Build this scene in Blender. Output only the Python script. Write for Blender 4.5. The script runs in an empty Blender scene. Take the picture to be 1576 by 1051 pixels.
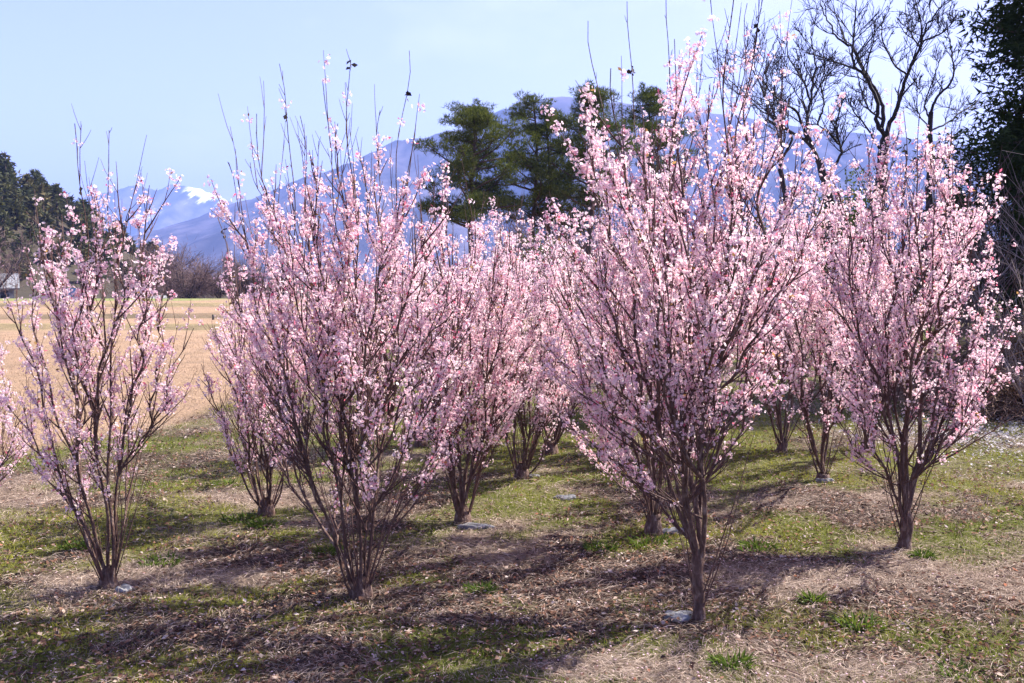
import bpy, math, random
import numpy as np
from mathutils import Vector

random.seed(7)
RNG = np.random.default_rng(7)
S = bpy.context.scene
COL = S.collection

# ------------------------------------------------------------------ camera
CAM_H, FPX, CX, CY, PITCH = 1.8, 1400.0, 788.0, 525.5, math.radians(3.9)
cam = bpy.data.cameras.new('camera')
cam.lens = 36.0 * FPX / 1576.0
cam.sensor_width = 36.0
cam.clip_start = 0.05
cam.clip_end = 30000
camo = bpy.data.objects.new('camera', cam)
COL.objects.link(camo)
camo.location = (0, 0, CAM_H)
camo.rotation_euler = (math.pi / 2 - PITCH, 0, 0)
S.camera = camo

# ------------------------------------------------------------------ light
SUN_EL, SUN_AZ = math.radians(47), math.atan2(0.90, 0.44)      # azimuth from +Y towards +X
SUN_DIR = Vector((math.sin(SUN_AZ) * math.cos(SUN_EL), math.cos(SUN_AZ) * math.cos(SUN_EL), math.sin(SUN_EL)))
w = bpy.data.worlds.new('World')
S.world = w
w.use_nodes = True
nt = w.node_tree
nt.nodes.clear()
wo = nt.nodes.new('ShaderNodeOutputWorld')
bg = nt.nodes.new('ShaderNodeBackground')
bg.inputs[1].default_value = 0.112
sky = nt.nodes.new('ShaderNodeTexSky')
sky.sky_type = 'NISHITA'
sky.sun_disc = False
sky.sun_elevation = SUN_EL
sky.sun_rotation = SUN_AZ
sky.altitude = 800
sky.air_density = 1.0
sky.dust_density = 1.9
sky.ozone_density = 2.5
tc = nt.nodes.new('ShaderNodeTexCoord')
mp = nt.nodes.new('ShaderNodeMapping')
mp.inputs['Scale'].default_value = (1.0, 1.0, 2.6)
nz = nt.nodes.new('ShaderNodeTexNoise')
nz.inputs['Scale'].default_value = 2.3
nz.inputs['Detail'].default_value = 6
nz.inputs['Roughness'].default_value = 0.55
cr = nt.nodes.new('ShaderNodeMapRange')
cr.inputs[1].default_value = 0.58
cr.inputs[2].default_value = 0.80
cr.inputs[3].default_value = 0.0
cr.inputs[4].default_value = 0.30
mul = nt.nodes.new('ShaderNodeMix'); mul.data_type = 'RGBA'; mul.blend_type = 'MULTIPLY'
mul.inputs[0].default_value = 1.0
mul.inputs[7].default_value = (1.08, 0.815, 0.89, 1)
mx = nt.nodes.new('ShaderNodeMix'); mx.data_type = 'RGBA'
mx.inputs[7].default_value = (5.6, 5.5, 6.1, 1)
L = nt.links.new
L(tc.outputs['Generated'], mp.inputs[0]); L(mp.outputs[0], nz.inputs[0]); L(nz.outputs[0], cr.inputs[0])
L(sky.outputs[0], mul.inputs[6]); L(mul.outputs[2], mx.inputs[6]); L(cr.outputs[0], mx.inputs[0])
L(mx.outputs[2], bg.inputs[0]); L(bg.outputs[0], wo.inputs[0])

sl = bpy.data.lights.new('sun', 'SUN')
sl.energy = 4.95
sl.angle = math.radians(0.5)
sl.color = (1.0, 0.975, 0.90)
so = bpy.data.objects.new('sun', sl)
COL.objects.link(so)
so.rotation_euler = SUN_DIR.to_track_quat('Z', 'Y').to_euler()
so.location = (0, 0, 40)

S.view_settings.view_transform = 'Standard'
S.view_settings.look = 'None'
S.view_settings.exposure = 1.80
S.view_settings.gamma = 1.0
S.view_settings.use_curve_mapping = False
S.cycles.volume_bounces = 0
S.cycles.max_bounces = 8
S.cycles.diffuse_bounces = 4
S.cycles.transmission_bounces = 4
S.cycles.use_denoising = True

# ------------------------------------------------------------------ helpers
def ray(px, py):
    a, b = (px - CX) / FPX, -(py - CY) / FPX
    c, s = math.cos(PITCH), math.sin(PITCH)
    y, z = c + b * s, -s + b * c
    return a / y, z / y
def at(px, py, D):
    a, z = ray(px, py)
    return np.array([a * D, D, CAM_H + z * D])
def gnd(px, py):
    a, z = ray(px, py)
    D = CAM_H / -z
    return np.array([a * D, D, 0.0])

def hash2(i, j, s):
    v = np.sin(i * 127.1 + j * 311.7 + s * 74.7) * 43758.5453
    return v - np.floor(v)
def vnoise(x, y, s=0):
    i, j = np.floor(x), np.floor(y)
    f, g = x - i, y - j
    f, g = f * f * (3 - 2 * f), g * g * (3 - 2 * g)
    return (hash2(i, j, s) * (1 - f) + hash2(i + 1, j, s) * f) * (1 - g) + (hash2(i, j + 1, s) * (1 - f) + hash2(i + 1, j + 1, s) * f) * g
def fbm(x, y, s=0, o=4):
    r, a, t = 0, 0.5, 0
    for k in range(o):
        r = r + a * vnoise(x * 2 ** k + 17.3 * k, y * 2 ** k - 9.1 * k, s + k)
        t += a
        a *= 0.5
    return r / t
def sstep(a, b, x):
    t = np.clip((x - a) / (b - a), 0, 1)
    return t * t * (3 - 2 * t)

def make_mesh(name, V, F, colr=None, smooth=False):
    """V (n,3) and F (m,k) as numpy arrays, colr (n,3) optional point colour"""
    V = np.asarray(V, dtype=np.float32); F = np.asarray(F, dtype=np.int32)
    me = bpy.data.meshes.new(name)
    me.vertices.add(len(V)); me.vertices.foreach_set('co', V.ravel())
    m, k = F.shape
    me.loops.add(m * k); me.loops.foreach_set('vertex_index', F.ravel())
    me.polygons.add(m)
    me.polygons.foreach_set('loop_start', np.arange(0, m * k, k, dtype=np.int32))
    if smooth:
        me.polygons.foreach_set('use_smooth', np.ones(m, dtype=bool))
    if colr is not None:
        at_ = me.color_attributes.new('Col', 'FLOAT_COLOR', 'POINT')
        c4 = np.ones((len(V), 4), dtype=np.float32); c4[:, :3] = colr
        at_.data.foreach_set('color', c4.ravel())
    me.update(calc_edges=True)
    return me

def link(name, me, mat, parent=None, loc=None, **props):
    o = bpy.data.objects.new(name, me)
    COL.objects.link(o)
    if mat is not None and me is not None and not me.materials:
        me.materials.append(mat)
    if parent is not None:
        o.parent = parent
    if loc is not None:
        o.location = loc
    for k, v in props.items():
        o[k] = v
    return o
def thing(name, loc, label, cat, group=None):
    o = bpy.data.objects.new(name, None)
    COL.objects.link(o)
    o.location = loc
    o['label'] = label; o['category'] = cat
    if group: o['group'] = group
    return o

class Tubes:
    def __init__(self): self.V = []; self.F = []; self.n = 0
    def add(self, P, R, sides=5):
        P = np.asarray(P, float); R = np.asarray(R, float); m = len(P)
        T = np.gradient(P, axis=0); T /= np.linalg.norm(T, axis=1)[:, None] + 1e-9
        ref = np.array([0.31, 0.95, 0.05]) if abs(T[0, 2]) > 0.5 else np.array([0.1, 0.05, 1.0])
        A = np.cross(T, ref); A /= np.linalg.norm(A, axis=1)[:, None] + 1e-9
        B = np.cross(T, A)
        an = np.arange(sides) * 2 * math.pi / sides
        V = P[:, None, :] + R[:, None, None] * (A[:, None, :] * np.cos(an)[None, :, None] + B[:, None, :] * np.sin(an)[None, :, None])
        self.V.append(V.reshape(-1, 3))
        i = np.arange(m - 1)[:, None] * sides; j = np.arange(sides)[None, :]; j2 = (j + 1) % sides
        F = np.stack([i + j, i + j2, i + sides + j2, i + sides + j], -1).reshape(-1, 4) + self.n
        self.F.append(F); self.n += m * sides
    def mesh(self, name, smooth=True):
        return make_mesh(name, np.concatenate(self.V), np.concatenate(self.F), smooth=smooth)

def unit(v): return v / (np.linalg.norm(v, axis=-1, keepdims=True) + 1e-9)
def rdir(n, rng=RNG): return unit(rng.normal(size=(n, 3)))

# ------------------------------------------------------------------ materials
def newmat(name):
    m = bpy.data.materials.new(name); m.use_nodes = True
    n = m.node_tree; n.nodes.clear()
    o = n.nodes.new('ShaderNodeOutputMaterial')
    return m, n, o
def noise(n, scale, detail=4, rough=0.6, coord='Object', stretch=None):
    t = n.nodes.new('ShaderNodeTexCoord'); x = n.nodes.new('ShaderNodeTexNoise')
    x.inputs['Scale'].default_value = scale; x.inputs['Detail'].default_value = detail; x.inputs['Roughness'].default_value = rough
    if stretch:
        mp = n.nodes.new('ShaderNodeMapping'); mp.inputs['Scale'].default_value = stretch
        n.links.new(t.outputs[coord], mp.inputs[0]); n.links.new(mp.outputs[0], x.inputs[0])
    else:
        n.links.new(t.outputs[coord], x.inputs[0])
    return x
def ramp(n, src, stops):
    r = n.nodes.new('ShaderNodeValToRGB')
    el = r.color_ramp.elements
    while len(el) < len(stops): el.new(0.5)
    for e, (p, c) in zip(el, stops):
        e.position = p; e.color = (*c, 1)
    n.links.new(src, r.inputs[0])
    return r
def simple(name, stops, scale, rough=0.9, bump=0.0, bscale=None, stretch=None):
    m, n, o = newmat(name)
    b = n.nodes.new('ShaderNodeBsdfPrincipled'); b.inputs['Roughness'].default_value = rough
    b.inputs['Specular IOR Level'].default_value = 0.25
    x = noise(n, scale, stretch=stretch); r = ramp(n, x.outputs[0], stops)
    n.links.new(r.outputs[0], b.inputs['Base Color'])
    if bump:
        y = noise(n, bscale or scale * 3, stretch=stretch); bp = n.nodes.new('ShaderNodeBump')
        bp.inputs['Strength'].default_value = bump; bp.inputs['Distance'].default_value = 0.02
        n.links.new(y.outputs[0], bp.inputs['Height']); n.links.new(bp.outputs[0], b.inputs['Normal'])
    n.links.new(b.outputs[0], o.inputs[0])
    return m
def leafy(name, transl=0.4, tint=(1, 1, 1), gain=1.0):
    """vertex-coloured thin plant matter: diffuse plus translucent"""
    m, n, o = newmat(name)
    a = n.nodes.new('ShaderNodeVertexColor'); a.layer_name = 'Col'
    d = n.nodes.new('ShaderNodeBsdfDiffuse'); t = n.nodes.new('ShaderNodeBsdfTranslucent')
    mt = n.nodes.new('ShaderNodeMix'); mt.data_type = 'RGBA'; mt.blend_type = 'MULTIPLY'; mt.inputs[0].default_value = 1
    mt.inputs[7].default_value = (*tint, 1)
    x = n.nodes.new('ShaderNodeMixShader'); x.inputs[0].default_value = transl
    n.links.new(a.outputs[0], d.inputs[0]); n.links.new(a.outputs[0], mt.inputs[6]); n.links.new(mt.outputs[2], t.inputs[0])
    n.links.new(d.outputs[0], x.inputs[1]); n.links.new(t.outputs[0], x.inputs[2]); n.links.new(x.outputs[0], o.inputs[0])
    return m

M_BARK = simple('cherry_bark', [(0.3, (0.055, 0.030, 0.024)), (0.52, (0.12, 0.068, 0.052)), (0.72, (0.28, 0.20, 0.16))], 34, 0.8, 0.9, 80, (1, 1, 0.4))
M_TWIG = simple('cherry_twig', [(0.3, (0.06, 0.03, 0.026)), (0.65, (0.13, 0.07, 0.06)), (0.85, (0.27, 0.19, 0.16))], 18, 0.7)
M_PETAL = leafy('cherry_petals', 0.56, (1.0, 0.93, 0.92))
M_DRY = simple('dried_leaf', [(0.3, (0.02, 0.015, 0.012)), (0.7, (0.06, 0.04, 0.03))], 30)
M_GREEN = leafy('leaf_green', 0.35, (1.0, 1.0, 0.5))
M_STRAW = leafy('straw', 0.15)
M_NEEDLE = leafy('needles', 0.18, (1.0, 1.0, 0.4))
M_PBARK = simple('pine_bark', [(0.3, (0.035, 0.025, 0.022)), (0.7, (0.11, 0.075, 0.06))], 9, 0.9, 0.6, 20, (1, 1, 0.4))
M_BBARK = simple('bare_bark', [(0.3, (0.022, 0.018, 0.02)), (0.7, (0.065, 0.052, 0.052))], 9, 0.85, 0.5, 25, (1, 1, 0.3))
M_BROWN = simple('brown_twigs', [(0.3, (0.10, 0.065, 0.06)), (0.7, (0.22, 0.15, 0.14))], 2)
M_PALE = simple('pale_twigs', [(0.3, (0.16, 0.12, 0.11)), (0.7, (0.38, 0.31, 0.29))], 8)

# ------------------------------------------------------------------ ground
def in_field(x, y):
    wob = (fbm(x * 0.6, y * 0.6, 5, 3) - 0.5) * 1.6
    edge = np.where(y < 11.5, -5.2 + (y - 9.3) * 0.5, -4.1 + (y - 11.5) * 0.0)
    a = sstep(0.25, -0.25, x - edge + wob * 0.7) * sstep(7.2, 8.6, y + wob)
    b = sstep(24, 26, y + wob * 2) * sstep(16, 14, x + wob)
    return np.clip(np.maximum(a, b), 0, 1)
def height(x, y):
    near = np.exp(-((y - 5) / 30) ** 2 - (x / 30) ** 2)
    h = (fbm(x * 0.7, y * 0.7, 1, 3) - 0.5) * 0.10 * near + (fbm(x * 3.1, y * 3.1, 2, 3) - 0.5) * 0.05 * near
    wob = (fbm(x * 0.08, y * 0.08, 8, 2) - 0.5) * 3
    lf = sstep(22, 10, x)
    h = h + lf * (0.17 * sstep(33.0, 34.2, y + wob) + 0.18 * sstep(38.5, 40.0, y + wob * 1.5) + 0.20 * sstep(47, 49.5, y + wob) - 1.4 * sstep(60, 73, y))
    # wooded hill on the left, far away
    hx, hy = (x + 125) / 48, (y - 142) / 36
    h = h + 45 * np.exp(-(hx * hx + hy * hy) * 1.1) * sstep(96, 125, y)
    # low bank with scrub behind the grove on the right
    h = h + 0.9 * sstep(5.2, 9.5, x) * sstep(10.5, 15, y) * sstep(60, 40, y)
    return h
def greenness(x, y):
    g = fbm(x * 0.75 + 3, y * 1.1, 11, 4) * 0.55 + fbm(x * 3.2, y * 3.2, 14, 3) * 0.45 - .03 * sstep(-2.5, -4.5, x) * sstep(7, 8.5, y)
    g = g + 0.065 * sstep(6.4, 8.6, y) + 0.03 * sstep(0.0, -3.0, x) * sstep(6.5, 4.5, y)
    gg = sstep(0.455, 0.60, g + .16 * (fbm(x * 7, y * 9, 17, 3) - .5)) * .92
    # bare straw stretch in the right foreground
    st = np.exp(-(((x - 2.2) / 1.5) ** 2 + ((y - 5.15) / 0.42) ** 2)) * 1.3
    return np.clip(gg - st, 0, 1)
def leafmask(x, y):
    l = fbm(x * 1.2, y * 1.5, 21, 4) + .02
    return sstep(0.44, 0.60, l + 0.05 * np.exp(-((y - 6) / 2.2) ** 2))
def straw_col(x, y):
    f = fbm(x * 1.3, y * 1.3, 31, 3)[:, None]
    return np.array([0.40, 0.29, 0.235]) * (0.75 + 0.6 * f)

N = 250
u = np.linspace(-1, 1, N)
gx = 2.0 * np.sinh(8.85 * u); gy = np.sort(np.concatenate([4.5 + 2.0 * np.sinh(8.85 * u), np.arange(32.1, 52, .45), np.arange(53, 75, 1.0)])); NY = len(gy)
X, Y = np.meshgrid(gx, gy); x, y = X.ravel(), Y.ravel()
z = height(x, y)
g = greenness(x, y)[:, None]; lf = leafmask(x, y)[:, None]; fd = in_field(x, y)[:, None]
c = np.array([0.19, 0.138, 0.105]) * np.ones((len(x), 1))
c = c * (1 - lf) + np.array([0.055, 0.037, 0.030]) * lf
c = c * (1 - g) + np.array([0.10, 0.105, 0.026]) * g
fc = np.array([0.275, 0.185, 0.120]) * (0.86 + 0.28 * fbm(x * 0.25, y * 0.9, 41, 4))[:, None]
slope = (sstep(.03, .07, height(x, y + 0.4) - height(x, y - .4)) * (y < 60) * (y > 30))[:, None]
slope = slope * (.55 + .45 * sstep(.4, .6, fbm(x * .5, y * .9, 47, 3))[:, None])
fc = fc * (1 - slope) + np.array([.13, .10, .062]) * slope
fs = sstep(0.50, 0.70, fbm(x * 0.12, y * 0.45, 44, 4))[:, None] * sstep(30, 34, y)[:, None]
fc = fc * (1 - 0.5 * fs) + np.array([0.28, 0.22, 0.11]) * 0.5 * fs
gs = (sstep(53, 54, y) * sstep(75, 70, y) * sstep(-33, -30, x + (y - 50) * 0.3) * sstep(-17, -20, x))[:, None]
fc = fc * (1 - gs * 0.8) + np.array([0.16, 0.20, 0.06]) * gs * 0.8
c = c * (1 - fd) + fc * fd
far = sstep(61, 66, y)[:, None]
c = c * (1 - far) + np.array([0.060, 0.050, 0.036]) * far
idx = np.arange(N * NY).reshape(NY, N)
F = np.stack([idx[:-1, :-1], idx[:-1, 1:], idx[1:, 1:], idx[1:, :-1]], -1).reshape(-1, 4)
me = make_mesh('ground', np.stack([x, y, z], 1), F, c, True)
m, n, o = newmat('ground_soil')
b = n.nodes.new('ShaderNodeBsdfPrincipled'); b.inputs['Roughness'].default_value = 0.95; b.inputs['Specular IOR Level'].default_value = 0.1
a = n.nodes.new('ShaderNodeVertexColor'); a.layer_name = 'Col'
x1 = noise(n, 28, 8, 0.75); r1 = ramp(n, x1.outputs[0], [(0.30, (0.35, 0.33, 0.33)), (0.5, (0.95, 0.93, 0.92)), (0.72, (1.75, 1.7, 1.7))])
x2 = noise(n, 1.6, 6, 0.7); r2 = ramp(n, x2.outputs[0], [(0.3, (0.72, 0.74, 0.75)), (0.7, (1.22, 1.2, 1.18))])
q1 = n.nodes.new('ShaderNodeMix'); q1.data_type = 'RGBA'; q1.blend_type = 'MULTIPLY'; q1.inputs[0].default_value = 1
q2 = n.nodes.new('ShaderNodeMix'); q2.data_type = 'RGBA'; q2.blend_type = 'MULTIPLY'; q2.inputs[0].default_value = 1
n.links.new(a.outputs[0], q1.inputs[6]); n.links.new(r1.outputs[0], q1.inputs[7])
n.links.new(q1.outputs[2], q2.inputs[6]); n.links.new(r2.outputs[0], q2.inputs[7]); n.links.new(q2.outputs[2], b.inputs['Base Color'])
bp = n.nodes.new('ShaderNodeBump'); bp.inputs['Strength'].default_value = 0.9; bp.inputs['Distance'].default_value = 0.03
n.links.new(x1.outputs[0], bp.inputs['Height']); n.links.new(bp.outputs[0], b.inputs['Normal']); n.links.new(b.outputs[0], o.inputs[0])
link('ground', me, m, kind='structure')

# ------------------------------------------------------------------ mountains
def ridge(name, D, depth, prof, colr, seed, snow=None):
    px = np.array([p[0] for p in prof], float); py = np.array([p[1] for p in prof], float)
    nx, ny = (640, 50) if snow else (320, 46)
    PX = np.linspace(px[0], px[-1], nx); PY = np.interp(PX, px, py)
    XX = (PX - CX) / FPX * D
    H = np.array([at(p, q, D)[2] for p, q in zip(PX, PY)])
    t = np.linspace(0, 1.5, ny)
    TT, XG = np.meshgrid(t, XX, indexing='ij'); HG = np.broadcast_to(H, TT.shape)
    YG = D - depth + depth * TT
    s = np.where(TT <= 1, np.clip(TT, 0, 1) ** 1.25, 1 - (TT - 1) * 1.7)
    sc = D / 1400.0
    # spurs: ridged noise running down the slope, fading out at the crest
    q = fbm(XG / (95 * sc) + TT * 0.8, TT * 1.1, seed, 5); rd = 1 - np.abs(q * 2 - 1) * 2
    q2 = fbm(XG / (24 * sc) + TT * 2, TT * 5, seed + 3, 4)
    fade = np.clip(1.0 - TT, 0, 1) ** 0.6 * np.clip(TT * 2.5, 0, 1)
    Z = HG * s + HG * (rd - 0.5) * 0.26 * fade + HG * (q2 - 0.5) * 0.13 * fade
    crest = np.exp(-((TT - 1) / 0.05) ** 2)
    Z = Z + crest * (fbm(XG / (7 * sc), TT * 0, seed + 9, 4) - 0.5) * 7 * sc
    Z = np.maximum(Z, -0.5)
    V = np.stack([XG, YG + 0 * Z, Z], -1).reshape(-1, 3)
    idx = np.arange(nx * ny).reshape(ny, nx)
    F = np.stack([idx[:-1, :-1], idx[:-1, 1:], idx[1:, 1:], idx[1:, :-1]], -1).reshape(-1, 4)
    f = fbm(XG / (14 * sc), TT * 12, seed + 5, 4).ravel()[:, None]
    C = np.array(colr) * (0.35 + 1.25 * sstep(.25, .75, f))
    if snow:
        PXg = np.broadcast_to(PX, TT.shape).ravel(); Zr = V[:, 2] / HG.ravel()
        k = sstep(snow[0], snow[0] + 12, PXg) * sstep(snow[1] + 15, snow[1], PXg) * sstep(0.885, 0.905, Zr + (f[:, 0] - 0.5) * 0.32 + (hash2(np.floor(PXg * .7), np.floor(Zr * 90), 3) - .5) * .05)
        k2 = sstep(262, 270, PXg) * sstep(300, 285, PXg) * sstep(0.5, 0.6, Zr) * sstep(0.72, 0.66, Zr) * sstep(0.55, 0.6, f[:, 0]) * 0.35
        k = np.maximum(k, k2)[:, None]
        C = C * (1 - k) + np.array([0.92, 0.92, 0.92]) * k
    me = make_mesh(name, V, F, C, True)
    m, n, o = newmat(name + '_forest')
    b = n.nodes.new('ShaderNodeBsdfDiffuse'); a = n.nodes.new('ShaderNodeVertexColor'); a.layer_name = 'Col'
    x1 = noise(n, 0.03, 6, 0.7); r1 = ramp(n, x1.outputs[0], [(0.3, (0.6, 0.6, 0.6)), (0.7, (1.3, 1.3, 1.3))])
    q1 = n.nodes.new('ShaderNodeMix'); q1.data_type = 'RGBA'; q1.blend_type = 'MULTIPLY'; q1.inputs[0].default_value = 1
    n.links.new(a.outputs[0], q1.inputs[6]); n.links.new(r1.outputs[0], q1.inputs[7]); n.links.new(q1.outputs[2], b.inputs[0]); n.links.new(b.outputs[0], o.inputs[0])
    return link(name, me, m, kind='structure')
ridge('distant_mountains', 6000, 1500, [(-250, 350), (-100, 335), (60, 318), (125, 304), (160, 296), (185, 290), (205, 287), (218, 284), (232, 289), (250, 291), (258, 286), (267, 281), (280, 284),
      (300, 286), (320, 291), (335, 297), (350, 304), (380, 318), (420, 335), (520, 370), (700, 400)], (0.085, 0.075, 0.085), 3, snow=(290, 343))
ridge('mountain', 3500, 1500, [(100, 428), (170, 405), (230, 374), (262, 355), (300, 338), (335, 322), (390, 306), (430, 290), (470, 272), (510, 262), (560, 243), (600, 222), (625, 213), (645, 213), (675, 206), (700, 201),
      (740, 189), (765, 172), (790, 162), (830, 152), (858, 150), (900, 153), (1000, 162), (1080, 173), (1150, 182), (1200, 192), (1300, 203), (1400, 214), (1500, 228), (1700, 262), (2100, 300), (2700, 350), (3300, 428)], (0.070, 0.058, 0.070), 12)

# ------------------------------------------------------------------ haze
def box(name, lo, hi):
    (a, b, c_), (d, e, f) = lo, hi
    V = [(a, b, c_), (d, b, c_), (d, e, c_), (a, e, c_), (a, b, f), (d, b, f), (d, e, f), (a, e, f)]
    return make_mesh(name, V, [(0, 3, 2, 1), (4, 5, 6, 7), (0, 1, 5, 4), (1, 2, 6, 5), (2, 3, 7, 6), (3, 0, 4, 7)])
m, n, o = newmat('haze')
pv = n.nodes.new('ShaderNodeVolumePrincipled')
pv.inputs['Color'].default_value = (0.30, 0.43, 1.0, 1)
pv.inputs['Density'].default_value = 0.00021
pv.inputs['Anisotropy'].default_value = 0.0
n.links.new(pv.outputs[0], o.inputs['Volume'])
link('haze', box('haze', (-7600, -7600, -2.5), (8200, 8200, 860)), m, kind='stuff')

# ------------------------------------------------------------------ cherry trees
PET = None
def flowers(P, out, size, whiteness, rng, fine=False):
    """five-petalled blossoms at P facing out -> V,F,C"""
    n_ = len(P)
    ax = unit(out + 0.55 * rdir(n_, rng))
    a = unit(np.cross(ax, rdir(n_, rng))); b = np.cross(ax, a)
    ang = (np.arange(5) * 2 * math.pi / 5)[None, :] + rng.uniform(0, 6.28, (n_, 1))
    r = (size * rng.uniform(0.8, 1.15, n_))[:, None, None]
    cup = rng.uniform(0.05, 0.75, (n_, 1, 1))
    def pt(an, rad, h):
        return P[:, None, :] + r * (rad * (a[:, None] * np.cos(an)[..., None] + b[:, None] * np.sin(an)[..., None]) + ax[:, None] * h)
    j = rng.uniform(-0.1, 0.1, (n_, 5))
    v0 = pt(ang, 0.05, 0.0 * cup)
    v1 = pt(ang - 0.52 + j, 0.66, 0.66 * cup * 0.9)
    v2 = pt(ang + j, 1.0, cup * 1.15 - 0.12)
    v3 = pt(ang + 0.52 + j, 0.66, 0.66 * cup * 0.9)
    if fine:
        V = np.stack([v0, v1, v2, v3], 2).reshape(-1, 3)
        f = np.arange(n_ * 5)[:, None] * 4; F = np.concatenate([f + np.array([0, 1, 2]), f + np.array([0, 2, 3])])
    else:
        v1 = v1 * 1.0 + (v1 - v0) * .28; v3 = v3 + (v3 - v0) * .28
        V = np.stack([v0, v1, v3], 2).reshape(-1, 3); F = np.arange(n_ * 15).reshape(-1, 3)
    k_ = 4 if fine else 3
    wv = whiteness[:, None]
    tip = np.array([0.90, 0.63, 0.705]) * (1 - wv) + np.array([0.95, 0.90, 0.895]) * wv
    core = np.array([0.66, 0.27, 0.37]) * (1 - wv) + np.array([0.84, 0.58, 0.62]) * wv
    C = np.empty((n_, 5, k_, 3)); C[:] = tip[:, None, None]; C[:, :, 0] = core[:, None]
    return V, F, C.reshape(-1, 3)

def curve(p0, d0, length, up, n_, wig, rng):
    """a shoot that starts along d0 and turns upwards"""
    P = [np.array(p0, float)]; d = np.array(d0, float); st = length / (n_ - 1)
    for i in range(n_ - 1):
        d = d + np.array([0, 0, up]) * (st / max(length, .01)) + rng.normal(size=3) * wig
        d = d / np.linalg.norm(d)
        P.append(P[-1] + d * st)
    return np.array(P)

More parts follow.
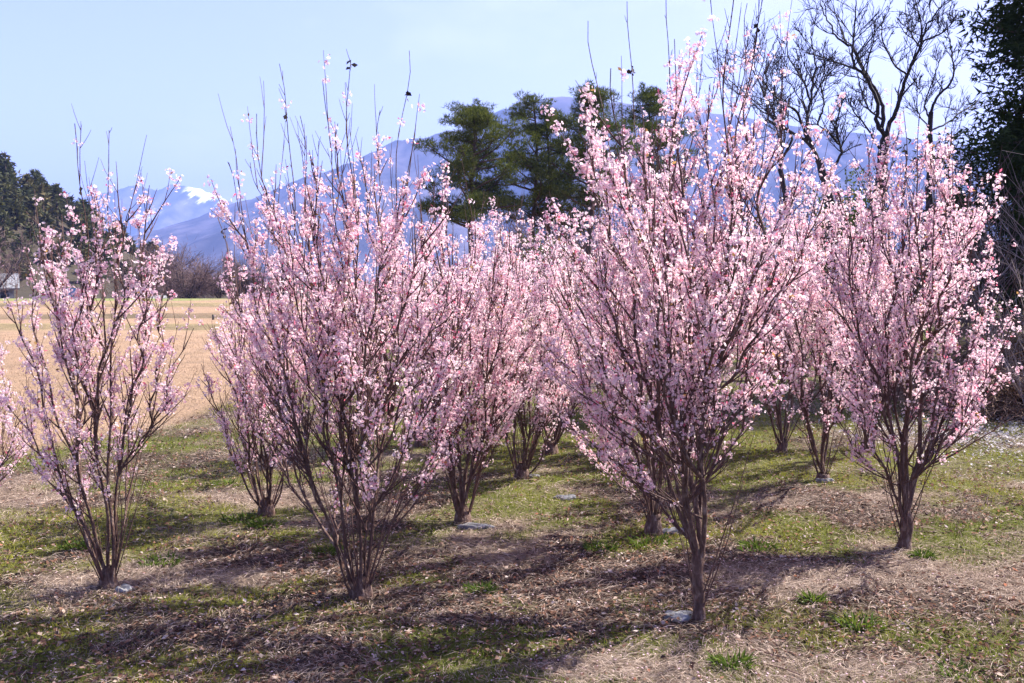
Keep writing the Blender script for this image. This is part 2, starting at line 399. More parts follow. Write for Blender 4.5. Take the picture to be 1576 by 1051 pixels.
def cherry(base_px, stems, label, trunk_h=0.0, trunk_r=0.035, n_extra=6, crown=None, dens=1.0, bare_low=0.15, white=0.5, seed=1,
           bloom_top=None, fsize=0.0112, depth=0.8, pods=(), sgap=0.075, side_scale=1.0, fl=(5, 11), wmix=0.0, sr=0.0098, fine=False):
    """stems: (px, py of the tip, fraction of the length that carries blossom, radius scale). crown=(left px, right px, top px)"""
    rng = np.random.default_rng(seed)
    B = gnd(*base_px); D = B[1]; B[2] = float(height(np.array([B[0]]), np.array([B[1]]))[0])
    mpp = D / FPX
    if D > 6.5: dens = dens * 1.22; sgap = sgap * .88
    root = thing('cherry_tree', tuple(B), label, 'cherry tree', 'pink cherry trees planted in the grove')
    tips = []
    for i, s in enumerate(stems):
        q = at(s[0], s[1], D) - B
        q[1] = rng.uniform(-1, 1) * depth * 0.5 if len(s) < 5 else s[4]
        k = (D + q[1]) / D
        q[0] = at(s[0], s[1], D + q[1])[0] - B[0]; q[2] = at(s[0], s[1], D + q[1])[2] - B[2]
        tips.append((q, s[2], s[3]))
    if crown:
        l, r_, t_ = crown
        for i in range(n_extra):
            a = (i + 0.5) / n_extra * 2 * math.pi + rng.uniform(-.3, .3)
            wd = (r_ - l) * 0.5 * mpp; cx = ((l + r_) * 0.5 - base_px[0]) * mpp
            Ht = at(CX, t_, D)[2] - B[2]
            rr = rng.uniform(0.35, 0.95)
            q = np.array([cx + wd * rr * math.cos(a), depth * 0.9 * rr * math.sin(a), Ht * (1.0 - 0.42 * rr ** 2 * rng.uniform(0.5, 1.1))])
            tips.append((q, rng.uniform(0.72, 1.0), rng.uniform(0.4, 0.9)))
    tw = Tubes(); CP = []; CO = []; SP = []
    th = trunk_h
    lean = np.array([rng.uniform(-.02, .02), 0, 0])
    tb = Tubes()
    if th > 0:
        zz = np.linspace(-0.05, th * 1.04, 9)
        P = np.stack([lean[0] * zz / th + 0.006 * np.sin(zz * 17), 0.004 * np.cos(zz * 13), zz], 1)
        R = trunk_r * (1.0 + 0.45 * np.exp(-(zz + .03) / 0.035) + 0.10 * np.sin(zz * 40 + seed)); R[-2:] *= np.array([1.04, 0.8])
    else:
        zz = np.linspace(-0.05, 0.13, 5)
        P = np.stack([zz * 0, zz * 0, zz], 1); R = trunk_r * 1.5 * np.array([1.15, 1.05, 0.95, 0.8, 0.45])
    tb.add(P, R, 10)
    link('trunk', tb.mesh('trunk'), M_BARK, root)
    order = np.arange(len(tips))
    for si in order:
        q, bf, rs = tips[si]
        mpts = 26
        t = np.linspace(0, 1, mpts)
        st = np.array([rng.normal() * 0.4, rng.normal() * 0.4, 0]) * trunk_r * (0.55 if th > 0 else 1.3)
        st[2] = th * rng.uniform(0.86, 0.99) if th > 0 else 0.0
        nmain = 5 if th > 0 else 6
        if len(SP) >= nmain:
            best = None
            for pj in range(len(SP)):
                if pj >= nmain + 4: break
                Pj = SP[pj]; jt = rng.integers(2, 11) if th == 0 else rng.integers(1, 11)
                e = Pj[-1][:2] / (abs(Pj[-1][2]) + .3) - q[:2] / (abs(q[2]) + .3)
                sc_ = np.linalg.norm(e) + rng.uniform(0, .12)
                if Pj[jt][2] < q[2] * .6 and (best is None or sc_ < best[0]): best = (sc_, pj, jt)
            if best: st = SP[best[1]][best[2]].copy(); rs = rs * .8
        hor = q[:2] - st[:2]; dist = np.linalg.norm(hor)
        bow = rng.uniform(0.66, 0.88)
        ph = rng.uniform(0, 6.28, 4)
        wig = 0.017 * (0.4 + q[2] * 0.55) * np.sin(t * math.pi) ** 0.5
        P = np.empty((mpts, 3))
        P[:, 0] = st[0] + hor[0] * t ** bow + wig * (np.sin(t * 9 + ph[0]) + 0.6 * np.sin(t * 21 + ph[1]))
        P[:, 1] = st[1] + hor[1] * t ** bow + wig * (np.sin(t * 8 + ph[2]) + 0.6 * np.sin(t * 19 + ph[3]))
        P[:, 2] = st[2] + (q[2] - st[2]) * t
        r0 = sr * rs * (0.7 + 0.3 * q[2] / 3.0) * 1.25 * rng.uniform(.65, 1.25)
        R = r0 * (1 - t) ** (1.0 + .5 * (bf < .9)) + 0.0020
        R = R * (1 + 0.08 * rng.normal(size=mpts))
        sb = Tubes(); sb.add(P, R, 6)
        link('stem', sb.mesh('stem'), M_BARK, root)
        SP.append(P)
        seg = np.linalg.norm(np.diff(P, axis=0), axis=1); cum = np.concatenate([[0], np.cumsum(seg)]); Ltot = cum[-1]
        # long thin shoots standing above the blossom
        for k in range(rng.integers(1, 4) if q[2] > 1.5 else 0):
            jf = int(rng.uniform(.62, .93) * (mpts - 1)); T_ = unit(P[jf + 1] - P[jf]); lw = rng.uniform(.25, .62)
            c_ = curve(P[jf], unit(T_ + rng.normal(size=3) * .22 + np.array([0, 0, .5])), lw, .5, 8, .035, rng); tw.add(c_, np.linspace(.0032, .0012, 8), 3)
            for kk in range(3, 7):
                if rng.uniform() < .35: CP.append(c_[kk] + rng.normal(size=3) * .008); CO.append(rdir(1, rng)[0])
                if rng.uniform() < .3:
                    c2 = curve(c_[kk], unit(T_ + rng.normal(size=3) * .4 + np.array([0, 0, .3])), lw * rng.uniform(.2, .5), .4, 4, .04, rng); tw.add(c2, np.linspace(.002, .001, 4), 3)
        # side branches
        s0 = max(.03, bare_low * q[2] - st[2]) if st[2] > th + .05 else bare_low * Ltot
        nb = int((Ltot - s0) / (sgap * .86))
        for k in range(nb):
            s_ = s0 + (k + rng.uniform(0, 1)) * (Ltot - s0) / nb
            f = s_ / Ltot
            p = np.array([np.interp(s_, cum, P[:, i]) for i in range(3)])
            i0 = min(int(f * (mpts - 1)), mpts - 2); T = unit(P[i0 + 1] - P[i0])
            a = rng.uniform(0, 6.28); outv = np.array([math.cos(a), math.sin(a), 0])
            outv = outv + 0.5 * np.append(hor / (dist + .1), 0)
            if f > bf:
                # bare whip: a few buds / very short spurs
                if rng.uniform() < 0.40:
                    c_ = curve(p, unit(outv * .5 + T), rng.uniform(.03, .28) * (1.3 - f), 0.3, 4, 0.05, rng); tw.add(c_, np.linspace(.002, .0012, 4), 3)
                if rng.uniform() < 0.07: CP.append(p); CO.append(unit(outv))
                continue
            ln = rng.uniform(0.07, 0.42) * (1.15 - 0.6 * f) * side_scale
            if rng.uniform() < 0.16: ln *= 1.7
            c_ = curve(p, unit(outv * rng.uniform(0.3, 0.75) + T * 0.95), ln, 0.5, 6, 0.05, rng)
            tw.add(c_, np.linspace(0.0034 + ln * 0.006, 0.0014, 6), 3)
            br = [c_]
            if ln > 0.2:
                for kk in range(int(ln / 0.11)):
                    ii = rng.integers(1, 5); d2 = unit(rdir(1, rng)[0] + np.array([0, 0, 0.7]) + unit(c_[ii] - c_[ii - 1]) * 0.8)
                    c2 = curve(c_[ii], d2, ln * rng.uniform(.25, .5), 0.4, 4, 0.06, rng); tw.add(c2, np.linspace(.0024, .0011, 4), 3); br.append(c2)
            lowf = min(1.0, 0.30 + (f - bare_low) * 3.2)
            zrel = p[2]
            bfac = 1.2 if rng.uniform() < .57 else rng.uniform(.0, .6)
            for cc in br:
                L_ = np.linalg.norm(cc[-1] - cc[0]); nn = max(1, int(L_ / 0.040))
                for k2 in range(nn):
                    if rng.uniform() > 0.82 * dens * lowf * bfac: continue
                    g_ = rng.uniform(0.15, 1.0) * (len(cc) - 1); ii = int(min(g_, len(cc) - 2)); pp = cc[ii] + (cc[ii + 1] - cc[ii]) * (g_ - ii)
                    CP.append(pp); CO.append(rdir(1, rng)[0])
            # blossom sitting on the stem itself
            if rng.uniform() < 0.5 * dens * lowf: CP.append(p); CO.append(unit(outv))
    if crown and dens > 0.5:
        # short bare suckers near the foot
        for k in range(20 if th == 0 else 9):
            a = rng.uniform(0, 6.28); c_ = curve((0.6 * trunk_r * math.cos(a), 0.6 * trunk_r * math.sin(a), 0.0 if th == 0 else rng.uniform(0, th)), unit(np.array([math.cos(a) * .35, math.sin(a) * .35, 1])), rng.uniform(.3, 1.15), .3, 8, .04, rng)
            tw.add(c_, np.linspace(rng.uniform(.003, .006), .0013, 8), 4)
    link('twigs', tw.mesh('twigs'), M_TWIG, root, kind='stuff')
    CP = np.array(CP); CO = np.array(CO)
    cnt = rng.integers(fl[0], fl[1], len(CP))
    PP = np.repeat(CP, cnt, 0); off = unit(rdir(len(PP), rng) + np.array([0, 0, 0.15]) + 0.4 * np.repeat(CO, cnt, 0))
    pos = PP + off * rng.uniform(0.004, 0.040, (len(PP), 1))
    zf = pos[:, 2] / (pos[:, 2].max() + .01)
    wh = np.clip(rng.normal(white + .14, 0.36, len(PP)) + 0.18 * (zf - 0.5) + (np.repeat(rng.normal(0, 0.15, len(CP)), cnt)), 0, 1)
    V, F, C = flowers(pos, off, fsize, wh, rng, fine)
    # buds and young reddish leaves
    nb = len(CP) // 2; ids = rng.integers(0, len(CP), nb)
    bo = unit(rdir(nb, rng) + np.array([0, 0, .6])); bp_ = CP[ids] + bo * 0.012
    sd = unit(np.cross(bo, rdir(nb, rng))); ln = rng.uniform(.016, .03, (nb, 1)); wd = ln * 0.28
    BV = np.stack([bp_, bp_ + bo * ln * .55 + sd * wd, bp_ + bo * ln, bp_ + bo * ln * .55 - sd * wd], 1).reshape(-1, 3)
    bc = np.where(rng.uniform(size=(nb, 1)) < 0.6, np.array([[0.62, 0.16, 0.24]]), np.array([[0.33, 0.20, 0.08]]))
    BC = np.repeat(bc, 4, 0)
    bi = np.arange(nb)[:, None] * 4 + len(V)
    me = make_mesh('blossoms', np.concatenate([V, BV]), np.concatenate([F, bi + np.array([0, 1, 2]), bi + np.array([0, 2, 3])]), np.concatenate([C, BC]))
    link('blossoms', me, M_PETAL, root, kind='stuff')
    for (a_, b_) in pods:
        q = at(a_, b_, D) - B; sp = np.concatenate(SP[:len(stems)]); q = sp[np.argmin((sp[:, 0] - q[0]) ** 2 + (sp[:, 2] - q[2]) ** 2)]
        VV = []; FF = []
        for k in range(4):
            d1 = rdir(1, rng)[0]; d1[2] -= .5; d1 = unit(d1); sd = unit(np.cross(d1, rdir(1, rng)[0])); ll = rng.uniform(.02, .04)
            i = len(VV); VV += [q, q + d1 * ll * .5 + sd * ll * .35, q + d1 * ll, q + d1 * ll * .5 - sd * ll * .3 + np.cross(d1, sd) * .006]; FF.append((i, i + 1, i + 2, i + 3)); q = q + np.array([0, 0, -.012])
        link('dried_leaf', make_mesh('dried_leaf', VV, FF), M_DRY, root)
    return len(PP)

tot = 0
# front row
tot += cherry((167, 905), [(115, 190, .60, .9), (168, 200, .62, .8), (230, 285, .93, 1.0), (60, 345, .9, .8), (15, 465, 1, .8), (40, 390, .92, .8), (150, 310, .95, .8), (200, 320, .95, .9), (95, 330, .9, .9), (298, 505, .62, .6),
             (285, 545, .5, .5), (235, 400, .9, .7), (30, 610, .9, .6), (125, 380, 1, 1.1), (250, 450, .8, .6)],
       'slender vase-shaped cherry tree standing alone by the tan field, blossom thin at its right side', 0.0, 0.036, 5, (60, 240, 330), 1.1, 0.20, 0.40, 11, depth=0.9, pods=[(138, 281)], sgap=0.085, side_scale=.9)
tot += cherry((556, 920), [(540, 92, .74, 1.15), (630, 78, .66, 1.1), (430, 98, .66, .9), (497, 128, .70, .8), (462, 178, .78, .9), (395, 175, .86, .8), (585, 170, .84, .9), (352, 250, .80, .8), (385, 250, .78, .7),
             (335, 335, .93, .8), (640, 190, .75, .8), (682, 290, .86, .8), (660, 350, .95, .8), (520, 190, .9, 1.1), (715, 480, .95, .7), (360, 440, .95, .7), (410, 300, .9, .9), (560, 240, .96, 1.1), (700, 410, .95, .8), (478, 240, .95, 1.0), (722, 560, 1, .6), (715, 620, 1, .5), (345, 520, 1, .6), (400, 600, 1, .5), (690, 540, 1, .7), (520, 700, 1, .4)],
       'tall many-stemmed cherry tree with long bare whips, in front of the pale mountain slope', 0.0, 0.045, 8, (390, 680, 280), 1.05, 0.26, 0.38, 12, depth=1.2, pods=[(539, 106), (451, 178), (345, 330), (343, 345), (620, 125)], sgap=0.07)
tot += cherry((1075, 957), [(905, 32, .70, .9), (965, 2, .68, 1.0), (1025, -5, .66, 1.1), (1038, 60, .86, .9), (1133, -35, .66, 1.2), (1150, 5, .62, .8), (1178, -25, .66, 1.0), (940, 105, .86, .9), (1072, 85, .82, .8),
             (1180, 60, .78, .9), (985, 160, .9, 1.0), (1100, 120, .95, 1.1), (1215, 150, .92, .9), (895, 210, .92, .8), (858, 330, .97, .8), (1235, 230, .97, .8), (870, 560, .98, .7), (890, 470, 1, .8), (1160, 190, .95, 1.2), (1020, 170, .95, 1.2), (1260, 330, 1, .8), (858, 640, 1, .6), (868, 430, 1, .8), (1225, 470, 1, .8), (1215, 560, 1, .6), (1010, 420, 1, .8)],
       'tallest cherry tree, in front on a single bare trunk that forks above the ground', 0.36, 0.030, 10, (885, 1225, 225), 0.98, 0.17, 0.42, 13, depth=1.4, pods=[(1004, 66), (1003, 74), (1150, 14), (982, 132)], sgap=0.07)
tot += cherry((1391, 845), [(1390, 165, .9, 1.2), (1420, 150, .88, 1.0), (1330, 200, .95, 1), (1465, 195, .95, 1), (1495, 270, .97, .9), (1290, 290, .98, .9), (1530, 430, .95, .8), (1550, 490, .85, .6), (1545, 560, .8, .55), (1280, 420, 1, .8), (1365, 190, .92, 1), (1445, 230, 1, 1.1),
             (1300, 560, .95, .6), (1505, 330, 1, .9), (1285, 640, 1, .5), (1520, 560, 1, .6), (1290, 500, 1, .7), (1490, 640, 1, .5)],
       'rounded cherry tree on the far right, in front of the dark evergreen wood', 0.24, 0.040, 8, (1300, 1490, 235), 0.95, 0.2, 0.40, 14, depth=1.3, sgap=0.072)
# second row
tot += cherry((410, 795), [(330, 500, .95, .8), (350, 430, .9, .8), (390, 440, .95, .8), (440, 460, .95, .9), (480, 520, .95, .8), (310, 560, .9, .6), (420, 400, .9, .9)],
       'low bushy cherry tree behind and left of the tall many-stemmed one', 0.0, 0.045, 12, (320, 490, 440), 1.1, 0.22, 0.32, 15, depth=1.0, sgap=0.085)
tot += cherry((712, 805), [(730, 320, .92, 1), (690, 310, .9, 1), (650, 350, .95, 1), (770, 350, .95, 1), (800, 400, .95, .9), (625, 430, .95, .8), (600, 520, 1, .8), (830, 480, 1, .8), (670, 270, .8, .8), (745, 290, .84, .8), (790, 330, .9, .8), (610, 600, 1, .6), (825, 580, 1, .6), (640, 660, 1, .5), (860, 400, 1, .8), (600, 400, 1, .8)],
       'cherry tree between the two tallest, its foot ringed by dead leaves and a grey stone', 0.0, 0.045, 14, (600, 850, 335), 1.15, 0.17, 0.48, 16, depth=1.3, sgap=0.085)
tot += cherry((803, 735), [(760, 350, .95, 1), (800, 340, .9, 1), (840, 360, .95, 1), (880, 420, 1, .9), (740, 440, 1, .8), (900, 520, 1, .7)],
       'middle cherry tree of the row running back, just behind the leaf-ringed one', 0.0, 0.05, 16, (725, 930, 350), 1.15, 0.15, 0.52, 17, depth=1.5, sgap=0.095)
tot += cherry((848, 697), [(820, 370, .95, 1), (860, 360, .95, 1), (900, 380, 1, 1), (930, 450, 1, .9)],
       'farthest cherry tree of the middle row with only its foot showing', 0.0, 0.055, 15, (790, 960, 360), 1.1, 0.14, 0.52, 18, depth=1.6, sgap=0.11, fsize=.0145)
tot += cherry((1005, 825), [(960, 240, .9, 1), (1010, 230, .9, 1), (920, 290, .9, 1), (1050, 250, .95, 1), (890, 400, .95, .9), (1090, 340, 1, .9), (870, 560, 1, .7), (1100, 480, 1, .8), (860, 470, 1, .8), (865, 640, 1, .6), (1110, 620, 1, .5), (930, 690, 1, .5)],
       'cherry tree directly behind the tallest one, its thick foot beside a grey stone', 0.14, 0.055, 14, (870, 1110, 260), 1.1, 0.15, 0.46, 19, depth=1.4, sgap=0.085)
tot += cherry((1266, 742), [(1200, 280, .95, 1), (1250, 260, .95, 1), (1290, 280, .95, 1), (1330, 340, 1, 1), (1180, 380, 1, .9), (1340, 480, 1, .8)],
       'cherry tree seen between the tallest and the far right one, stems fanning from the ground', 0.06, 0.05, 14, (1165, 1350, 270), 1.1, 0.16, 0.44, 20, depth=1.5, sgap=0.09)
tot += cherry((1203, 698), [(1150, 320, .95, 1), (1200, 300, .95, 1), (1240, 310, .95, 1), (1130, 420, 1, .9)],
       'small-footed cherry tree far back, left of the fanned one', 0.1, 0.05, 14, (1110, 1270, 300), 1.1, 0.16, 0.44, 21, depth=1.5, sgap=0.11, fsize=.0145)
tot += cherry((-25, 770), [(-5, 600, .95, .6), (28, 640, .9, .5), (-60, 520, .9, .8), (-30, 560, .95, .7), (-90, 540, 1, .8), (34, 690, .9, .5)],
       'cherry tree cut by the left frame edge with only its right twigs showing', 0.0, 0.045, 4, (-120, -10, 560), 0.75, 0.2, 0.50, 22, depth=.9, sgap=0.11)
back = [((648, 690), (590, 720, 380), 'hidden cherry tree behind the gap between the many-stemmed and the leaf-ringed one'), ((940, 688), (880, 1010, 340), 'hidden cherry tree behind the left flank of the tallest one'),
        ((1085, 690), (1020, 1150, 320), 'hidden cherry tree straight behind the trunk of the tallest one'), ((1335, 696), (1280, 1400, 300), 'hidden cherry tree behind the left flank of the far right one'),
        ((760, 672), (700, 830, 365), 'rearmost cherry tree whose pale top shows under the big pine'), ((540, 700), (490, 610, 430), 'faint cherry tree deep behind the many-stemmed one')]
for i, (b_, c_, lb) in enumerate(back):
    l, r_, t_ = c_
    tot += cherry(b_, [((l + r_) / 2, t_ - 10, .92, 1), (l + 15, t_ + 30, 1, 1), (r_ - 15, t_ + 25, 1, 1)], lb, 0.0, 0.05, 13, c_, 1.1, 0.16, 0.50, 40 + i, depth=1.5, sgap=0.13, fsize=.0145)
print('blossoms', tot)

# ------------------------------------------------------------------ generic bare trees
def grow_limb(tb, P, r0, r1, rng, level, ncfg, sides=6):
    """P polyline; puts a tube on it and grows side shoots"""
    P = np.asarray(P, float)
    k = max(8, len(P) * 4); s = np.linspace(0, len(P) - 1, k)
    Q = np.stack([np.interp(s, np.arange(len(P)), P[:, i]) for i in range(3)], 1)
    for _ in range(2): Q[1:-1] = (Q[:-2] + 2 * Q[1:-1] + Q[2:]) / 4
    Lt = np.sum(np.linalg.norm(np.diff(Q, axis=0), axis=1))
    Q[1:-1] += rng.normal(size=(k - 2, 3)) * Lt * 0.004
    tb.add(Q, np.linspace(r0, r1, k), sides)
    if level <= 0: return
    n_, lr = ncfg[len(ncfg) - level]
    for j in range(n_):
        f = rng.uniform(0.18, 0.98); i = int(f * (k - 2)); T = unit(Q[i + 1] - Q[i])
        d = unit(rdir(1, rng)[0] * np.array([1, 1, .7]) + T * rng.uniform(.5, 1.1) + np.array([0, 0, .25]))
        ln = Lt * lr * rng.uniform(.4, 1.1) * (1.1 - 0.5 * f)
        c_ = curve(Q[i], d, ln, rng.uniform(.1, .7), 6, 0.16, rng)
        rr = (r0 + (r1 - r0) * f)
        grow_limb2(tb, c_, min(rr * 0.55, ln * 0.03 + r1), r1 * .8, rng, level - 1, ncfg, 4 if level > 1 else 3)
def grow_limb2(tb, Q, r0, r1, rng, level, ncfg, sides):
    tb.add(Q, np.linspace(r0, r1, len(Q)), sides)
    if level <= 0: return
    Lt = np.sum(np.linalg.norm(np.diff(Q, axis=0), axis=1)); n_, lr = ncfg[len(ncfg) - level]
    for j in range(n_):
        f = rng.uniform(0.15, 1); i = min(int(f * (len(Q) - 1)), len(Q) - 2); T = unit(Q[i + 1] - Q[i])
        d = unit(rdir(1, rng)[0] * .8 + T * .9 + np.array([0, 0, .2]))
        c_ = curve(Q[i], d, Lt * lr * rng.uniform(.4, 1.1), rng.uniform(.1, .6), 5 if level > 1 else 4, 0.14, rng)
        grow_limb2(tb, c_, max(r0 * .5, r1), r1 * .8, rng, level - 1, ncfg, 3)

def crop5(pts, ox=1176, oy=0, k=3.5025): return [(ox + a / k, oy + b / k) for a, b in pts]
def traced_tree(base_px, D, limbs, label, seed, cfg=((11, .42), (6, .56), (3, .6)), group=None, mat=M_BBARK):
    rng = np.random.default_rng(seed)
    b0 = at(base_px, 430, D); B = np.array([b0[0], D, float(height(np.array([b0[0]]), np.array([D]))[0])])
    root = thing('bare_tree', tuple(B), label, 'tree', group)
    trunk, r = limbs[0]
    tb = Tubes()
    P = [np.array([0, 0, -0.1])] + [at(a, b, D) - B for a, b in trunk]
    grow_limb(tb, P, r * 1.1, r * .5, rng, 0, cfg, 9); link('trunk', tb.mesh('trunk'), mat, root)
    def dense(px_, P_):
        s = np.linspace(0, len(P_) - 1, len(P_) * 6); P_ = np.array(P_); px_ = np.array(px_)
        f = lambda A: np.stack([np.interp(s, np.arange(len(A)), A[:, i]) for i in range(A.shape[1])], 1)
        return np.concatenate([f(px_), f(P_)], 1)
    known = dense(trunk, P[1:])
    for pts, r in limbs[1:]:
        tb = Tubes(); n_ = len(pts); dy = rng.uniform(-1.6, 1.6)
        j = np.argmin((known[:, 0] - pts[0][0]) ** 2 + (known[:, 1] - pts[0][1]) ** 2); y0 = known[j, 3]
        P = [known[j, 2:5]] + [at(a, b, D + y0 + dy * ((i + 1) / (n_ - 1)) ** 1.2) - B for i, (a, b) in enumerate(pts[1:])]
        known = np.concatenate([known, dense(pts, P)])
        grow_limb(tb, P, r * .62, 0.0068, rng, 3, cfg, 6)
        link('limb', tb.mesh('limb'), mat, root)
    return root
bg_group = 'bare trees standing behind the cherries'
traced_tree(1345, 19, [(crop5([(620, 1100), (640, 850), (655, 740)]), .15), (crop5([(655, 740), (600, 660), (615, 540), (545, 400), (490, 370), (470, 280), (490, 180), (490, 50), (505, -40)]), .075),
     (crop5([(490, 370), (430, 350), (350, 320), (270, 295), (215, 280)]), .035), (crop5([(680, 680), (640, 560), (600, 480), (530, 380), (480, 250), (400, 210), (350, 120), (310, 50), (300, -20)]), .07),
     (crop5([(660, 740), (700, 620), (740, 500), (770, 400), (840, 260), (870, 150), (940, 50), (990, 0)]), .08), (crop5([(770, 400), (700, 350), (640, 230), (630, 150), (655, 70)]), .035),
     (crop5([(840, 260), (790, 180), (765, 100), (765, 20)]), .03), (crop5([(650, 620), (560, 590), (520, 480), (500, 400)]), .04), (crop5([(640, 850), (560, 690), (480, 600), (440, 500)]), .04),
     (crop5([(900, 230), (960, 180), (1010, 130), (1050, 60)]), .03), (crop5([(870, 250), (850, 120), (820, 20), (810, -40)]), .03)],
     'big leafless tree with black branches spreading against the bright sky', 5, group=bg_group)
traced_tree(1285, 17, [(crop5([(380, 1200), (340, 1000), (290, 860)]), .12), (crop5([(290, 860), (250, 760), (230, 650), (250, 540), (262, 450), (280, 330), (250, 200), (250, 160)]), .06),
     (crop5([(290, 860), (240, 760), (100, 690), (20, 650), (12, 540), (10, 380), (70, 200)]), .05), (crop5([(240, 760), (180, 600), (110, 560), (40, 500), (-40, 400)]), .045),
     (crop5([(340, 950), (430, 820), (380, 740), (290, 670), (200, 660)]), .045), (crop5([(250, 540), (210, 430), (170, 370), (120, 290), (130, 180)]), .03), (crop5([(290, 670), (330, 560), (300, 450), (340, 360)]), .028),
     (crop5([(430, 820), (380, 690), (420, 560), (440, 480)]), .03)],
     'lower leafless tree with twisted black limbs, left of the big bare one', 6, group=bg_group)
traced_tree(1185, 21, [([(1215, 330), (1200, 260)], .10), (crop5([(1290, 830), (1200, 720), (1130, 680), (1055, 600), (1040, 500), (1030, 420), (1060, 300), (1110, 200)], 880), .05),
     (crop5([(1200, 900), (1130, 680), (1060, 560), (960, 330), (900, 300), (840, 280)], 880), .04), (crop5([(1200, 800), (1100, 640), (960, 560), (850, 420), (760, 360)], 880), .035), ([(1200, 260), (1210, 200), (1190, 140), (1200, 90)], .03)],
     'thin leafless tree behind the top of the tallest cherry', 8, group=bg_group)
traced_tree(1425, 22, [([(1430, 330), (1433, 172)], .11), (crop5([(905, 620), (930, 520), (1000, 460), (1028, 390), (1010, 300), (1000, 220), (975, 170)]), .055), (crop5([(900, 640), (860, 560), (900, 470), (940, 350), (960, 270)]), .035),
     (crop5([(900, 700), (1000, 660), (1060, 600), (1120, 580), (1180, 500)]), .04), (crop5([(900, 700), (830, 620), (820, 500), (850, 400)]), .03)],
     'leafless tree between the big bare one and the dark cedar', 9, group=bg_group)

# far bare brown trees
def blades(P, Dr, Ln, Wd, col, jitter=None):
    sd = unit(np.cross(Dr, rdir(len(P)))) * Wd[:, None]
    V = np.stack([P - sd * .5, P + sd * .5, P + Dr * Ln[:, None]], 1).reshape(-1, 3)
    return V, np.arange(len(P) * 3).reshape(-1, 3), np.repeat(col, 3, 0)
def brown_tree(px, D, hpx_top, seed, label, group='brown leafless trees along the far field edge', spread=1.0):
    rng = np.random.default_rng(seed)
    b0 = at(px, 430, D); B = np.array([b0[0], D, float(height(np.array([b0[0]]), np.array([D]))[0])])
    H = at(px, hpx_top, D)[2] - B[2]
    root = thing('bare_tree', tuple(B), label, 'tree', group)
    t1 = Tubes(); tr = curve((0, 0, -.2), (rng.uniform(-.2, .2), 0, 1), H * .32, .2, 6, .05, rng); t1.add(tr, np.linspace(.22, .15, 6) * H / 8, 7)
    t2 = Tubes(); H *= 1.12
    TP = []; TD = []
    for k in range(11):
        a = rng.uniform(0, 6.28); el = rng.uniform(.15, 1.3)
        d = np.array([math.cos(a) * math.cos(el) * spread, math.sin(a) * math.cos(el) * spread, math.sin(el)])
        c_ = curve(tr[rng.integers(3, 6)], unit(d), H * rng.uniform(.5, .72), .5, 8, .09, rng)
        t1.add(c_, np.linspace(.09, .03, 8) * H / 8, 5)
        grow_limb2(t2, c_, .035, .02, rng, 2, ((10, .5), (7, .5)), 3)
        m_ = 420; i = rng.integers(2, 8, m_); q = c_[i] + rng.normal(size=(m_, 3)) * H * .085; TP.append(q); TD.append(unit(rdir(m_, rng) * .7 + (q - np.array([0, 0, H * .3])) / H * 1.5))
    link('trunk', t1.mesh('trunk'), M_BBARK, root); link('crown', t2.mesh('crown'), M_BROWN, root, kind='stuff')
    TP = np.concatenate(TP); TD = np.concatenate(TD); V, F, C = blades(TP, TD, rng.uniform(.3, .8, len(TP)) * H / 6, rng.uniform(.02, .035, len(TP)), np.array([.16, .105, .10]) * rng.uniform(.6, 1.5, (len(TP), 1)))
    link('twigs', make_mesh('twigs', V, F, C), M_STRAW, root, kind='stuff')
for k, (px, D, tp, lb) in enumerate([(222, 78, 388, 'dark-trunked leafless tree at the far field edge, nearest the wooded hill'), (252, 82, 382, 'brown leafless tree second from the wooded hill'),
        (292, 76, 390, 'brown leafless tree with low forking trunk, middle of the far row'), (335, 84, 394, 'brown leafless tree right of the middle of the far row'),
        (375, 80, 400, 'brown leafless tree ending the far row beside the many-stemmed cherry'), (-8, 90, 345, 'brown leafless tree at the left frame edge above the house roof'),
        (430, 88, 405, 'brown leafless tree seen through the many-stemmed cherry'), (510, 90, 412, 'brown leafless tree behind the twigs of the many-stemmed cherry'), (850, 46, 320, 'olive-brown leafless tree under the twin-trunked pine')]):
    brown_tree(px, D, tp, 60 + k, lb, spread=1.25)

